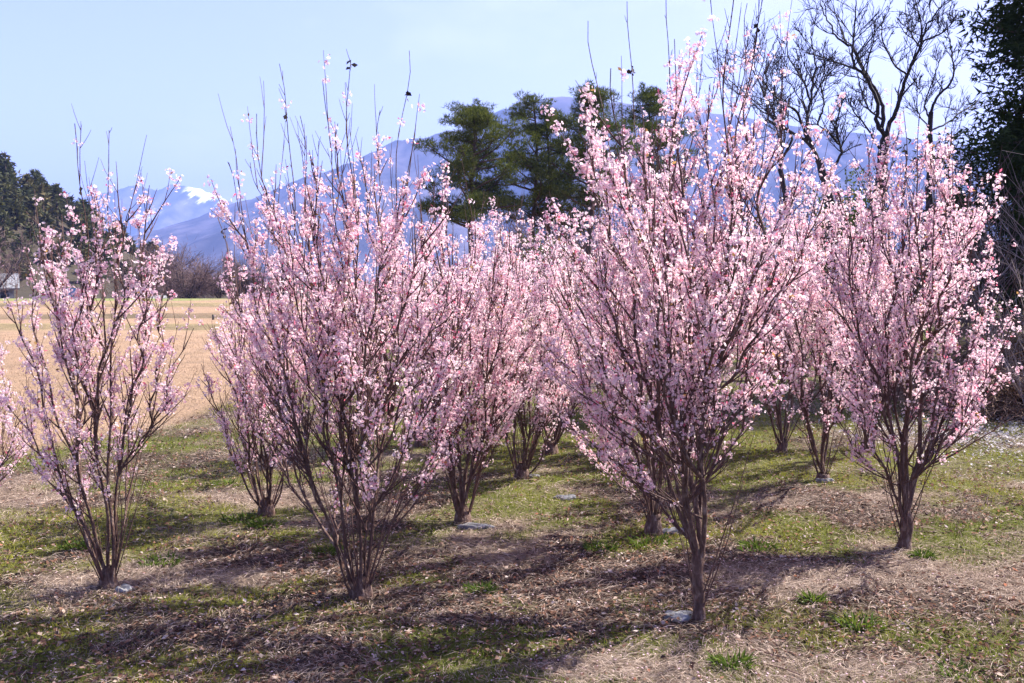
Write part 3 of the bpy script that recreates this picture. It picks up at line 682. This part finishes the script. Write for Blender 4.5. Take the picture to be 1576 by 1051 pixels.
# ------------------------------------------------------------------ pines
def clump_points(cs, rng):
    """cs rows: x,y,z,rx,rz,n -> tuft points, outward dirs"""
    P = []; O = []
    for (a, b, c_, rx, rz, n_) in cs:
        d = rdir(int(n_), rng); rr = rng.uniform(0.35, 1.0, (int(n_), 1)) ** .6
        P.append(np.array([a, b, c_]) + d * rr * np.array([rx, rx, rz])); O.append(d)
    return np.concatenate(P), np.concatenate(O)
def pine(px, D, top, low, halfw, seed, label, trunks=((0, 0),), nlimb=26, lean=0, shape=None, group='pines rising behind the grove', tuft=4):
    rng = np.random.default_rng(seed)
    b0 = at(px, 430, D); B = np.array([b0[0], D, float(height(np.array([b0[0]]), np.array([D]))[0])])
    zt = at(px, top, D)[2] - B[2]; zl = at(px, low, D)[2] - B[2]; hw = halfw * D / FPX
    root = thing('pine_tree', tuple(B), label, 'pine', group)
    lt = Tubes(); cs = []
    for ti, (dx, dh) in enumerate(trunks):
        zz = np.linspace(-.1, zt - dh, 14)
        tp = np.stack([dx + lean * (zz / zt) + .12 * np.sin(zz * .7 + seed + ti), .1 * np.cos(zz * .6 + seed) + ti * .4, zz], 1)
        tb = Tubes(); tb.add(tp, np.linspace(.17, .03, 14), 8); link('trunk', tb.mesh('trunk'), M_PBARK, root)
        for k in range(nlimb // len(trunks)):
            f = (k + rng.uniform(0, 1)) / (nlimb // len(trunks)); z_ = zl + (zt - dh - zl) * f
            wl = hw * (math.sin(math.pi * min(1, .22 + .80 * f)) ** .8 * .95 + .1)
            if k % 3 == 2: wl *= .6
            a = rng.uniform(0, 6.28); d = np.array([math.cos(a), math.sin(a), rng.uniform(-.05, .35)])
            p0 = np.array([np.interp(z_, zz, tp[:, i]) for i in range(3)])
            c_ = curve(p0, unit(d), wl, .35, 7, .12, rng); lt.add(c_, np.linspace(.055, .018, 7) * (1.2 - .6 * f), 5)
            for jj in (2, 3, 4, 5, 6):
                if rng.uniform() < .28 and jj < 5: continue
                rr = rng.uniform(.28, .52) * (1.15 - .35 * f); q = c_[jj] + rng.normal(size=3) * np.array([.3, .3, .05]) + np.array([0, 0, .1])
                lt.add(np.array([c_[jj - 1], (c_[jj - 1] + q) / 2 + np.array([0, 0, .03]), q]), np.array([.02, .015, .008]), 3)
                cs.append((*q, rr * 1.15, rr * .5, 84 * (rr / .4) ** 2))
    for k in range(5): cs.append((tp[-1][0] + rng.normal() * .15, tp[-1][1] + rng.normal() * .1, tp[-1][2] - .25 * k + .25, .16 + .07 * k, .22, 60))
    link('branches', lt.mesh('branches'), M_PBARK, root, kind='stuff')
    P, O = clump_points(cs, rng)
    P = np.repeat(P, tuft, 0); O = np.repeat(O, tuft, 0)
    Dr = unit(O * .6 + rdir(len(P), rng) + np.array([0, 0, .75]))
    sh = rng.uniform(0, 1, (len(P) // tuft, 1)).repeat(tuft, 0)
    col = np.array([0.035, 0.055, 0.022]) * (1 - sh) + np.array([0.165, 0.18, 0.046]) * sh
    V, F, C = blades(P, Dr, rng.uniform(.10, .24, len(P)), rng.uniform(.014, .026, len(P)), col)
    link('needles', make_mesh('needles', V, F, C), M_NEEDLE, root, kind='stuff')
pine(728, 40, 170, 352, 92, 71, 'broad round pine with bright green crown, leftmost of the pines', nlimb=50)
pine(822, 43, 155, 355, 76, 72, 'tall twin-trunked pine in the middle of the pine row', trunks=((0, 0), (.65, .5)), nlimb=42)
pine(908, 41, 140, 345, 72, 73, 'pine partly veiled by the tallest cherry, right of the twin-trunked one', nlimb=36)
pine(1000, 46, 142, 330, 62, 74, 'pine hidden behind the top of the tallest cherry', nlimb=32)

# dark cedars on the right
def cedar(px, D, top, low, hw_px, seed, label, n_=9000, colr=((0.022, 0.036, 0.016), (0.05, 0.068, 0.028))):
    rng = np.random.default_rng(seed)
    b0 = at(px, 430, D); B = np.array([b0[0], D, float(height(np.array([b0[0]]), np.array([D]))[0])])
    zt = at(px, top, D)[2] - B[2]; zl = max(.3, at(px, low, D)[2] - B[2]); hw = hw_px * D / FPX
    root = thing('cedar_tree', tuple(B), label, 'cedar', 'dark evergreens on the right bank')
    tb = Tubes(); zz = np.linspace(-.1, zt, 10); tb.add(np.stack([.05 * np.sin(zz), zz * 0, zz], 1), np.linspace(.22, .03, 10), 9); link('trunk', tb.mesh('trunk'), M_PBARK, root)
    lt = Tubes(); P = []; O = []
    nl = int((zt - zl) * 13)
    for k in range(nl):
        f = (k + rng.uniform()) / nl; z_ = zl + (zt - zl) * f; wl = hw * (1 - f * .8) * rng.uniform(.65, 1.12); a = rng.uniform(0, 6.28)
        c_ = curve((0, 0, z_), unit(np.array([math.cos(a), math.sin(a), -.1])), wl, rng.uniform(-.3, .5), 7, .09, rng); lt.add(c_, np.linspace(.035, .01, 7), 4)
        m_ = n_ // nl; g_ = rng.uniform(1.2, 6, m_); i = np.minimum(g_.astype(int), 5); q = c_[i] + (c_[i + 1] - c_[i]) * (g_ - i)[:, None]
        q = q + rng.normal(size=(m_, 3)) * np.array([.24, .24, .2]) * min(1, wl); P.append(q); O.append(np.repeat(unit(c_[6] - c_[0])[None], m_, 0))
    link('branches', lt.mesh('branches'), M_PBARK, root, kind='stuff')
    P = np.concatenate(P); O = np.concatenate(O); P = np.repeat(P, 3, 0); O = np.repeat(O, 3, 0)
    Dr = unit(O * .7 + rdir(len(P), rng) * .8 + np.array([0, 0, -.25])); sh = rng.uniform(0, 1, (len(P), 1))
    col = np.array(colr[0]) * (1 - sh) + np.array(colr[1]) * sh
    V, F, C = blades(P, Dr, rng.uniform(.07, .17, len(P)), rng.uniform(.022, .05, len(P)), col)
    link('needles', make_mesh('needles', V, F, C), M_NEEDLE, root, kind='stuff')
cedar(1640, 15.5, -420, 330, 245, 81, 'tall dark cedar filling the upper right corner', 42000)
cedar(1560, 21, 190, 620, 110, 82, 'dark evergreen behind the thicket under the tall cedar', 8000)
cedar(1700, 19, 150, 620, 150, 83, 'dark evergreen at the right frame edge behind the thicket', 8000)
cedar(1460, 25, 300, 640, 95, 84, 'low dark evergreen directly behind the far right cherry', 6000)
cedar(1340, 28, 330, 640, 95, 85, 'low dark evergreen behind the gap left of the far right cherry', 5000)

# ------------------------------------------------------------------ thicket and shrubs
def shrub(x_, y_, H, R, seed, label, mat, n_=34, cfg=((5, .55), (4, .5)), group='leafless shrubs on the right bank', arch=-.2, r=.010):
    rng = np.random.default_rng(seed)
    B = (x_, y_, float(height(np.array([x_]), np.array([y_]))[0]))
    root = thing('bare_shrub', B, label, 'shrub', group)
    tb = Tubes()
    for k in range(n_):
        a = rng.uniform(0, 6.28); s = rng.uniform(.1, 1)
        c_ = curve((rng.normal() * .15 * R, rng.normal() * .15 * R, -.03), unit(np.array([math.cos(a) * s * R / H * 1.5, math.sin(a) * s * R / H * 1.5, 1])), H * rng.uniform(.6, 1.15), arch, 9, .09, rng)
        grow_limb2(tb, c_, r, .003, rng, 2, cfg, 4)
    link('branches', tb.mesh('branches'), mat, root, kind='stuff')
shrub(6.9, 11.6, 2.4, 1.3, 91, 'pale leafless thicket arching from the right edge', M_PALE, 30)
shrub(8.6, 13.2, 2.8, 1.6, 92, 'grey leafless thicket under the tall dark cedar', M_PALE, 34)
shrub(7.4, 15.2, 2.6, 1.5, 93, 'brown leafless thicket between cedar and far right cherry', M_BROWN, 34)
shrub(5.6, 17.5, 2.2, 1.6, 94, 'brown leafless shrub behind the far right cherry', M_BROWN, 34)
shrub(2.4, 22.5, 2.7, 1.9, 95, 'brown leafless shrub far behind the tallest cherry', M_BROWN, 34)
shrub(-.4, 24.5, 2.4, 1.8, 96, 'brown leafless shrub far behind the middle row', M_BROWN, 34)
def bush(x_, y_, H, R, seed, label, n_=7000):
    rng = np.random.default_rng(seed)
    B = (x_, y_, float(height(np.array([x_]), np.array([y_]))[0]))
    root = thing('evergreen_bush', B, label, 'bush', 'evergreen bushes behind the grove')
    tb = Tubes()
    cs = []
    for k in range(16):
        a = rng.uniform(0, 6.28); s = rng.uniform(.1, 1)
        c_ = curve((0, 0, -.03), unit(np.array([math.cos(a) * s * R / H * 1.3, math.sin(a) * s * R / H * 1.3, 1])), H * rng.uniform(.55, .95), .1, 6, .1, rng); tb.add(c_, np.linspace(.03, .01, 6), 4)
        for j in (2, 3, 4, 5): cs.append((*c_[j], rng.uniform(.3, .5) * R * .6, .3 * H * .5, n_ / 64))
    link('branches', tb.mesh('branches'), M_BROWN, root, kind='stuff')
    P, O = clump_points(cs, rng); Dr = unit(O + rdir(len(P), rng)); sh = rng.uniform(0, 1, (len(P), 1))
    col = np.array([.03, .045, .015]) * (1 - sh) + np.array([.11, .13, .04]) * sh
    V, F, C = blades(P, Dr, rng.uniform(.07, .13, len(P)), rng.uniform(.04, .08, len(P)), col)
    link('leaves', make_mesh('leaves', V, F, C), M_GREEN, root, kind='stuff')
bush(9.6, 27, 4.4, 1.9, 101, 'yellow-green bush seen under the leafless trees')
bush(4.6, 29, 3.6, 2.4, 102, 'olive bush far behind the tallest cherry')
bush(1.4, 31, 3.6, 2.2, 103, 'olive bush at the foot of the pines')
bush(7.0, 25.5, 3.0, 2.0, 104, 'dark green bush behind the fanned cherry')

# brush pile of dry stalks on the right
def pile(x_, y_, sx, sy, sz, seed, label, n_=2600):
    rng = np.random.default_rng(seed)
    B = np.array([x_, y_, float(height(np.array([x_]), np.array([y_]))[0])])
    P = rng.normal(size=(n_, 3)) * np.array([sx, sy, 0]) * .5
    hh = sz * np.exp(-((P[:, 0] / sx) ** 2 + (P[:, 1] / sy) ** 2) * 1.6); P[:, 2] = hh * rng.uniform(.1, 1, n_)
    Dr = unit(rng.normal(size=(n_, 3)) * np.array([1, .8, .25]) + np.array([-.6, -.2, .05]))
    sd = unit(np.cross(Dr, np.array([0, 0, 1.]) + rdir(n_, rng) * .4)) * rng.uniform(.003, .007, (n_, 1)); ln = rng.uniform(.25, .75, (n_, 1))
    dr = np.array([0, 0, -1]) * ln * .12
    V = np.stack([P - sd, P + sd, P + Dr * ln * .5 + sd, P + Dr * ln * .5 - sd, P + Dr * ln + dr + sd * .4, P + Dr * ln + dr - sd * .4], 1).reshape(-1, 3)
    i = np.arange(n_)[:, None] * 6; F = np.concatenate([i + np.array([0, 1, 2, 3]), i + np.array([3, 2, 4, 5])])
    sh = rng.uniform(0, 1, (n_, 1)); C = np.repeat(np.array([.16, .095, .065]) * (1 - sh) + np.array([.42, .29, .21]) * sh, 6, 0)
    o = link('brush_pile', make_mesh('brush_pile', V, F, C), M_STRAW, loc=tuple(B)); o['label'] = label; o['category'] = 'brush pile'; o['group'] = 'heaps of dry stalks'
pile(6.6, 12.3, 1.0, .7, .55, 111, 'brown heap of dry stalks at the right edge under the thicket', 4200)
pile(7.4, 13.6, 1.1, .8, .9, 112, 'larger heap of dry stalks higher on the bank behind the first', 3600)
pile(5.7, 13.9, .8, .6, .4, 113, 'low heap of dry stalks just behind the far right cherry', 2200)

# ------------------------------------------------------------------ wooded hill on the left
rng = np.random.default_rng(120)
VV = []; FF = []; CC = []; off = 0; TT = Tubes(); made = 0
while made < 600:
    xx = rng.uniform(-150, -45); yy = rng.uniform(100, 190)
    hz = float(height(np.array([xx]), np.array([yy]))[0])
    if hz < 1.3 or xx / yy > -.425 + .02 * rng.normal(): continue
    made += 1
    H = rng.uniform(3.0, 5.6) * (.55 + .45 * min(1, hz / 8)); R = H * rng.uniform(.36, .52); m_ = 190
    TT.add(np.array([[xx, yy, hz - .3], [xx, yy, hz + H * .5], [xx, yy, hz + H * .95]]), np.array([.22, .15, .04]), 5)
    f = rng.uniform(0, 1, m_) ** .8; a = rng.uniform(0, 6.28, m_); rr = R * (1 - f) ** .75 * rng.uniform(.3, 1.1, m_)
    P = np.stack([xx + rr * np.cos(a), yy + rr * np.sin(a), hz + H * (.12 + .9 * f)], 1)
    Dr = unit(np.stack([np.cos(a), np.sin(a), -.1 + 0 * a], 1) * .8 + rdir(m_, rng) * .7 + np.array([0, 0, .25])); sh = rng.uniform(0, 1, (m_, 1)) * rng.uniform(.3, 1)
    yl = rng.uniform(0, 1)
    col = np.array([.050, .058, .034]) * (1 - sh) + np.array([.12 + .05 * yl, .125, .062]) * sh
    V, F, C = blades(P, Dr, rng.uniform(.5, 1.1, m_), rng.uniform(.3, .6, m_), col); VV.append(V); FF.append(F + off); CC.append(C); off += len(V)
hw_ = link('hillside_forest', make_mesh('hillside_forest', np.concatenate(VV), np.concatenate(FF), np.concatenate(CC)), M_NEEDLE, kind='stuff')
hw_['label'] = 'dense dark conifer forest covering the hill at the left'; hw_['category'] = 'forest'
ts = link('tree_trunks', TT.mesh('tree_trunks'), M_PBARK, hw_, kind='stuff')

# ------------------------------------------------------------------ houses
def plain(name, c_, rough=.7):
    m, n, o = newmat(name); b = n.nodes.new('ShaderNodeBsdfPrincipled'); b.inputs['Roughness'].default_value = rough
    x = noise(n, 3, 5); r = ramp(n, x.outputs[0], [(.3, tuple(v * .85 for v in c_)), (.7, tuple(min(1, v * 1.12) for v in c_))]); n.links.new(r.outputs[0], b.inputs['Base Color']); n.links.new(b.outputs[0], o.inputs[0]); return m
M_WALL, M_ROOFG, M_ROOFB, M_GLASS, M_WHITE, M_POST = plain('wall_plaster', (.30, .28, .27)), plain('roof_grey', (.24, .245, .26), .5), plain('roof_blue', (.03, .055, .13), .5), plain('window_glass', (.03, .04, .06), .1), plain('white_paint', (.5, .5, .5)), plain('post_wood', (.05, .038, .03))
def house(px, D, Wd, Dp, Hw, Hr, rot, label, roofm, wallm=M_WALL, wins=3):
    b0 = at(px, 430, D); z0 = float(height(np.array([b0[0]]), np.array([D]))[0])
    root = thing('house', (b0[0], D, z0), label, 'house'); root.rotation_euler = (0, 0, rot)
    w2, d2 = Wd / 2, Dp / 2
    V = [(-w2, -d2, -.2), (w2, -d2, -.2), (w2, d2, -.2), (-w2, d2, -.2), (-w2, -d2, Hw), (w2, -d2, Hw), (w2, d2, Hw), (-w2, d2, Hw), (-w2, 0, Hw + Hr), (w2, 0, Hw + Hr)]
    me = bpy.data.meshes.new('wall'); me.from_pydata(V, [], [(0, 1, 5, 4), (2, 3, 7, 6), (1, 2, 6, 9, 5), (3, 0, 4, 8, 7), (0, 3, 2, 1)]); link('wall', me, wallm, root)
    e = .5; k = Hr / d2
    def slab(sg):
        a = [(-w2 - e, sg * (d2 + e), Hw - e * k + .03), (w2 + e, sg * (d2 + e), Hw - e * k + .03), (w2 + e, 0, Hw + Hr + .03), (-w2 - e, 0, Hw + Hr + .03)]
        b = [(q[0], q[1], q[2] + .14) for q in a]
        me = bpy.data.meshes.new('roof_slope'); me.from_pydata(a + b, [], [(0, 1, 2, 3), (4, 5, 6, 7), (0, 1, 5, 4), (1, 2, 6, 5), (2, 3, 7, 6), (3, 0, 4, 7)]); link('roof_slope', me, roofm, root)
    slab(-1); slab(1)
    for j in range(wins):
        xc = -w2 + Wd * (j + .5) / wins
        link('window', box('window', (xc - .35, -d2 - .05, Hw * .4), (xc + .35, -d2 - .005, Hw * .8)), M_GLASS, root)
        link('window_sill', box('window_sill', (xc - .42, -d2 - .14, Hw * .32), (xc + .42, -d2 - .004, Hw * .38)), M_WHITE, root)
house(-22, 93, 5.0, 4.2, 1.9, 1.2, .5, 'farmhouse with pale grey roof at the left edge below the wooded hill', M_ROOFG)
house(103, 88, 1.1, 1.0, 1.25, .4, -.2, 'small shed with blue roof behind the lone cherry', M_ROOFB, M_WALL, 1)
house(243, 78, .3, .4, .95, .18, .1, 'tiny white hut below the brown leafless trees', M_WHITE, M_WHITE, 0)

# wooden stakes in the field
for k, (px, py, h_, lb) in enumerate([(191, 491, .24, 'short dark stake on the field bank, nearest the lone cherry'), (215, 491, .26, 'short dark stake on the field bank, middle of three'), (328, 496, .22, 'short dark stake on the field bank, nearest the many-stemmed cherry')]):
    D = 37.0; b0 = at(px, py, D); z0 = float(height(np.array([b0[0]]), np.array([D]))[0])
    tb = Tubes(); tb.add(np.array([[0, 0, -.05], [.01, 0, h_ * .5], [.0, .01, h_ * .97], [0, .01, h_]]), np.array([.05, .045, .045, .02]), 7)
    o = link('stake', tb.mesh('stake'), M_POST, loc=(b0[0], D, z0)); o['label'] = lb; o['category'] = 'stake'; o['group'] = 'stakes in the field bank'

# ------------------------------------------------------------------ flat grey stones by the trunks
M_STONE = simple('stone', [(.3, (.10, .098, .10)), (.55, (.20, .195, .20)), (.8, (.34, .33, .34))], 14, .85, .5, 40)
for k, (px, py, sx, sy, lb) in enumerate([(1047, 952, .11, .07, 'flat grey stone at the foot of the tallest cherry'), (735, 812, .16, .07, 'flat grey stone at the foot of the leaf-ringed cherry'), (190, 908, .08, .05, 'small grey stone at the foot of the lone left cherry'),
        (1035, 824, .12, .06, 'flat grey stone at the foot of the cherry behind the tallest'), (812, 734, .12, .06, 'flat grey stone at the foot of the middle cherry'), (1270, 744, .10, .06, 'flat grey stone at the foot of the fanned cherry'), (868, 770, .12, .05, 'grey stone lying alone in the grass behind the middle gap')]):
    rng = np.random.default_rng(130 + k); p = gnd(px, py); z0 = float(height(p[:1], p[1:2])[0])
    me = bpy.data.meshes.new('stone')
    import bmesh
    bm = bmesh.new(); bmesh.ops.create_icosphere(bm, subdivisions=3, radius=1)
    ph = rng.uniform(0, 6, 6)
    for v in bm.verts:
        q = v.co; r_ = 1 + .16 * math.sin(q.x * 3 + ph[0]) + .12 * math.sin(q.y * 4 + ph[1]) + .07 * math.sin(q.x * 7 + q.y * 6 + ph[2])
        v.co = Vector((q.x * r_ * sx * .8, q.y * r_ * sy * .8, max(-.4, min(.55, q.z)) * .04 * (1 + .35 * math.sin(q.x * 5 + q.y * 4 + ph[3]))))
    bm.to_mesh(me); bm.free()
    o = link('stone', me, M_STONE, loc=(p[0], p[1], z0 + .002)); o['label'] = lb; o['category'] = 'stone'; o['group'] = 'grey stones by the trunks'

# ------------------------------------------------------------------ ground cover
def scatter(n_, ymax=15.0, ymin=3.3, power=1.0, keep=None, rng=RNG, side=1.15):
    out = []
    while sum(len(a) for a in out) < n_:
        t = rng.uniform(0, 1, n_ * 2); D = ymin * (ymax / ymin) ** (t ** power)
        X_ = rng.uniform(-1, 1, n_ * 2) * D * .5629 * side + 0.0
        if keep is not None:
            k = rng.uniform(size=len(D)) < keep(X_, D); X_, D = X_[k], D[k]
        out.append(np.stack([X_, D], 1))
    return np.concatenate(out)[:n_]
def strips(XY, Dr, Ln, Wd, bend, col, z0=0.0, two=True):
    """two-segment bent blades"""
    z_ = height(XY[:, 0], XY[:, 1]) + z0; P = np.stack([XY[:, 0], XY[:, 1], z_], 1)
    sd = unit(np.cross(Dr, np.array([0, 0, 1.]) + .5 * rdir(len(P)))) * Wd[:, None] * .5
    M_ = P + Dr * Ln[:, None] * .5; E = M_ + unit(Dr + bend) * Ln[:, None] * .5
    if not two:
        return np.stack([P - sd, P + sd, E], 1).reshape(-1, 3), np.arange(len(P) * 3).reshape(-1, 3), np.repeat(col, 3, 0)
    V = np.stack([P, M_ + sd, M_ - sd, E], 1).reshape(-1, 3)
    i = np.arange(len(P))[:, None] * 4
    F = np.concatenate([i + np.array([0, 1, 2]), i + np.array([2, 1, 3])])
    return V, F, np.repeat(col, 4, 0)
rng = np.random.default_rng(200)
# dry grass
nf = lambda X_, D: 1 - in_field(X_, D)
XY = scatter(125000, 14, keep=lambda X_, D: (.22 + .78 * (1 - greenness(X_, D))) * (.5 + .5 * (1 - leafmask(X_, D))) * nf(X_, D), rng=rng)
n_ = len(XY); el = rng.uniform(.02, .55, n_) ** 1.2; a = rng.uniform(0, 6.28, n_) + 0 * el
sw = fbm(XY[:, 0] * 1.5, XY[:, 1] * 1.5, 51, 2) * 9; a = np.where(rng.uniform(size=n_) < .5, sw + rng.normal(0, .5, n_), a)
Dr = np.stack([np.cos(a) * np.cos(el), np.sin(a) * np.cos(el), np.sin(el)], 1)
sz = 1 + .06 * (XY[:, 1] - 5)
sh = rng.uniform(0, 1, (n_, 1)); sh = sh ** 1.6; col = np.array([.13, .09, .07]) * (1 - sh) + np.array([.55, .43, .345]) * sh
V, F, C = strips(XY, Dr, rng.uniform(.04, .145, n_) * sz, rng.uniform(.0015, .0034, n_) * sz, np.array([0, 0, -.45]), col, .002)
link('dry_grass', make_mesh('dry_grass', V, F, C), M_STRAW, kind='stuff')
# green grass and moss
XY = scatter(120000, 15, keep=lambda X_, D: greenness(X_, D) * nf(X_, D), rng=rng); n_ = len(XY)
el = rng.uniform(.35, 1.45, n_); a = rng.uniform(0, 6.28, n_); Dr = np.stack([np.cos(a) * np.cos(el), np.sin(a) * np.cos(el), np.sin(el)], 1)
sz = 1 + .07 * (XY[:, 1] - 5)
sh = (.6 * rng.uniform(0, 1, n_) + .4 * fbm(XY[:, 0] * 2, XY[:, 1] * 2, 61, 3))[:, None]; yl = sstep(.42, .6, fbm(XY[:, 0] * .8, XY[:, 1] * .8, 63, 3))[:, None]
col = np.array([.055, .085, .016]) * (1 - sh) + np.array([.24, .27, .045]) * sh; col = col * (1 - .55 * yl) + np.array([.33, .29, .055]) * .55 * yl
V, F, C = strips(XY, Dr, rng.uniform(.015, .045, n_) * sz, rng.uniform(.003, .007, n_) * sz, np.array([0, 0, -.2]), col, -.002, False)
link('green_grass', make_mesh('green_grass', V, F, C), M_GREEN, kind='stuff')
# fallen leaves
XY = scatter(42000, 14, keep=lambda X_, D: (.14 + .9 * leafmask(X_, D)) * nf(X_, D) * (1 - .55 * greenness(X_, D)), rng=rng)
XYp = scatter(4500, 13.5, 7.5, keep=lambda X_, D: np.exp(-(((X_ - 5.6) / 1.2) ** 2 + ((D - 10.6) / 1.2) ** 2)), rng=rng)
pale = np.concatenate([np.zeros(len(XY)), np.ones(len(XYp))]); XY = np.concatenate([XY, XYp]); n_ = len(XY)
z_ = height(XY[:, 0], XY[:, 1]) + rng.uniform(.004, .02, n_); P = np.stack([XY[:, 0], XY[:, 1], z_], 1)
nn = unit(rdir(n_, rng) * .55 + np.array([0, 0, 1.])); a1 = unit(np.cross(nn, rdir(n_, rng))); a2 = np.cross(nn, a1)
ln = (rng.uniform(.007, .021, n_) * (1 + .04 * (XY[:, 1] - 5)))[:, None]; wd = ln * rng.uniform(.35, .7, (n_, 1)); up = nn * ln * rng.uniform(-.2, .6, (n_, 1))
V = np.stack([P - a1 * ln, P - a2 * wd + up, P + a1 * ln + up * .3, P + a2 * wd + up], 1).reshape(-1, 3)
i = np.arange(n_)[:, None] * 4; F = np.concatenate([i + np.array([0, 1, 2]), i + np.array([0, 2, 3])])
pal = np.array([[.10, .055, .04], [.17, .09, .06], [.24, .15, .11], [.34, .25, .20], [.06, .04, .035], [.30, .12, .07], [.42, .34, .31]])
col = pal[rng.choice(7, n_, p=[.30, .22, .12, .07, .25, .01, .03])] * rng.uniform(.75, 1.25, (n_, 1)); pl = pale[:, None]; col = col * (1 - pl) + np.array([.55, .50, .48]) * rng.uniform(.6, 1.2, (n_, 1)) * pl
link('fallen_leaves', make_mesh('fallen_leaves', V, F, np.repeat(col, 4, 0)), M_STRAW, kind='stuff')
# fallen petals
XY = scatter(5000, 14, keep=lambda X_, D: nf(X_, D) * .5, rng=rng); n_ = len(XY); P = np.stack([XY[:, 0], XY[:, 1], height(XY[:, 0], XY[:, 1]) + .02], 1)
nn = unit(rdir(n_, rng) * .4 + np.array([0, 0, 1.])); a1 = unit(np.cross(nn, rdir(n_, rng))); a2 = np.cross(nn, a1); s_ = rng.uniform(.004, .008, (n_, 1))
V = np.stack([P - a1 * s_, P - a2 * s_ * .7, P + a1 * s_, P + a2 * s_ * .7], 1).reshape(-1, 3)
link('fallen_petals', make_mesh('fallen_petals', V, np.arange(n_ * 4).reshape(-1, 4), np.repeat(np.array([.80, .58, .64]) * np.ones((n_, 1)), 4, 0)), M_PETAL, kind='stuff')
# field stubble
XY = scatter(26000, 30, 7.5, keep=lambda X_, D: in_field(X_, D) * (X_ < 1), rng=rng); n_ = len(XY); a = rng.uniform(0, 6.28, n_); el = rng.uniform(.1, 1.2, n_)
Dr = np.stack([np.cos(a) * np.cos(el), np.sin(a) * np.cos(el), np.sin(el)], 1); sh = rng.uniform(0, 1, (n_, 1))
col = np.array([.20, .14, .085]) * (1 - sh) + np.array([.40, .285, .18]) * sh
V, F, C = strips(XY, Dr, rng.uniform(.03, .07, n_) * (1 + .04 * (XY[:, 1] - 7)), rng.uniform(.004, .009, n_), np.array([0, 0, -.3]), col, 0, False)
link('field_stubble', make_mesh('field_stubble', V, F, C), M_STRAW, kind='stuff')
# green tufts that stand out
for k, (px, py, s_, lb) in enumerate([(372, 803, .17, 'bright green grass tuft left of the low bushy cherry foot'), (410, 812, .14, 'bright green grass tuft below the low bushy cherry foot'), (352, 747, .15, 'dark green tuft above the low bushy cherry foot'), (925, 845, .12, 'green weed tuft on dead leaves left of the tallest trunk'),
        (1000, 840, .16, 'green grass tuft in front of the cherry behind the tallest'), (1165, 845, .15, 'green grass tuft right of the tallest trunk'), (1470, 1038, .13, 'leafy green weed at the lower right'), (1125, 1030, .10, 'leafy green weed below the tallest trunk'),
        (505, 850, .09, 'small green weed left of the many-stemmed cherry foot'), (1322, 968, .13, 'green tuft at the edge of the straw patch'), (1420, 858, .07, 'small bright weed at the foot of the far right cherry'), (250, 868, .14, 'green tuft right of the lone left cherry foot'),
        (1250, 935, .07, 'tiny green weed above the straw patch'), (740, 912, .09, 'small green tuft in the middle of the straw'), (120, 845, .12, 'green tuft left of the lone left cherry foot')]):
    r_ = np.random.default_rng(300 + k); p = gnd(px, py); z0 = float(height(p[:1], p[1:2])[0]); n_ = 150
    q = np.clip(r_.normal(size=(n_, 2)), -1.5, 1.5) * s_ * .9 * np.array([.55, .4]); a = np.arctan2(q[:, 1], q[:, 0]) + r_.normal(0, .6, n_); el = r_.uniform(.5, 1.4, n_)
    Dr = np.stack([np.cos(a) * np.cos(el), np.sin(a) * np.cos(el), np.sin(el)], 1); sh = r_.uniform(0, 1, (n_, 1)); col = np.array([.05, .085, .02]) * (1 - sh) + np.array([.15, .20, .045]) * sh
    P = np.concatenate([q, np.zeros((n_, 1))], 1); ln = (r_.uniform(.03, .085, n_))[:, None]; sd = unit(np.cross(Dr, rdir(n_, r_))) * r_.uniform(.0025, .006, (n_, 1))
    M_ = P + Dr * ln * .5; E = M_ + unit(Dr + np.array([0, 0, -.6])) * ln * .5
    V = np.stack([P - sd, P + sd, M_ + sd, M_ - sd, E], 1).reshape(-1, 3); i = np.arange(n_)[:, None] * 5
    F = np.concatenate([i + np.array([0, 1, 2]), i + np.array([0, 2, 3]), i + np.array([3, 2, 4])])
    o = link('grass_tuft', make_mesh('grass_tuft', V, F, np.repeat(col, 5, 0)), M_GREEN, loc=(p[0], p[1], z0 - .004)); o['label'] = lb; o['category'] = 'grass tuft'; o['group'] = 'green tufts on the grove floor'
# fallen twigs
r_ = np.random.default_rng(400); tb = Tubes(); XY = scatter(420, 12, keep=nf, rng=r_)
for (x_, y_) in XY:
    z0 = float(height(np.array([x_]), np.array([y_]))[0]) + .012; a = r_.uniform(0, 6.28)
    tb.add(curve((x_, y_, z0), unit(np.array([math.cos(a), math.sin(a), .05])), r_.uniform(.06, .3), -.05, 5, .1, r_), np.linspace(.003, .0012, 5), 4)
link('fallen_twigs', tb.mesh('fallen_twigs'), M_TWIG, kind='stuff')
print('tris', sum(sum(len(p.vertices) - 2 for p in o.data.polygons) if len(o.data.polygons) < 2000 else (len(o.data.loops) - 2 * len(o.data.polygons)) for o in S.objects if o.type == 'MESH'))
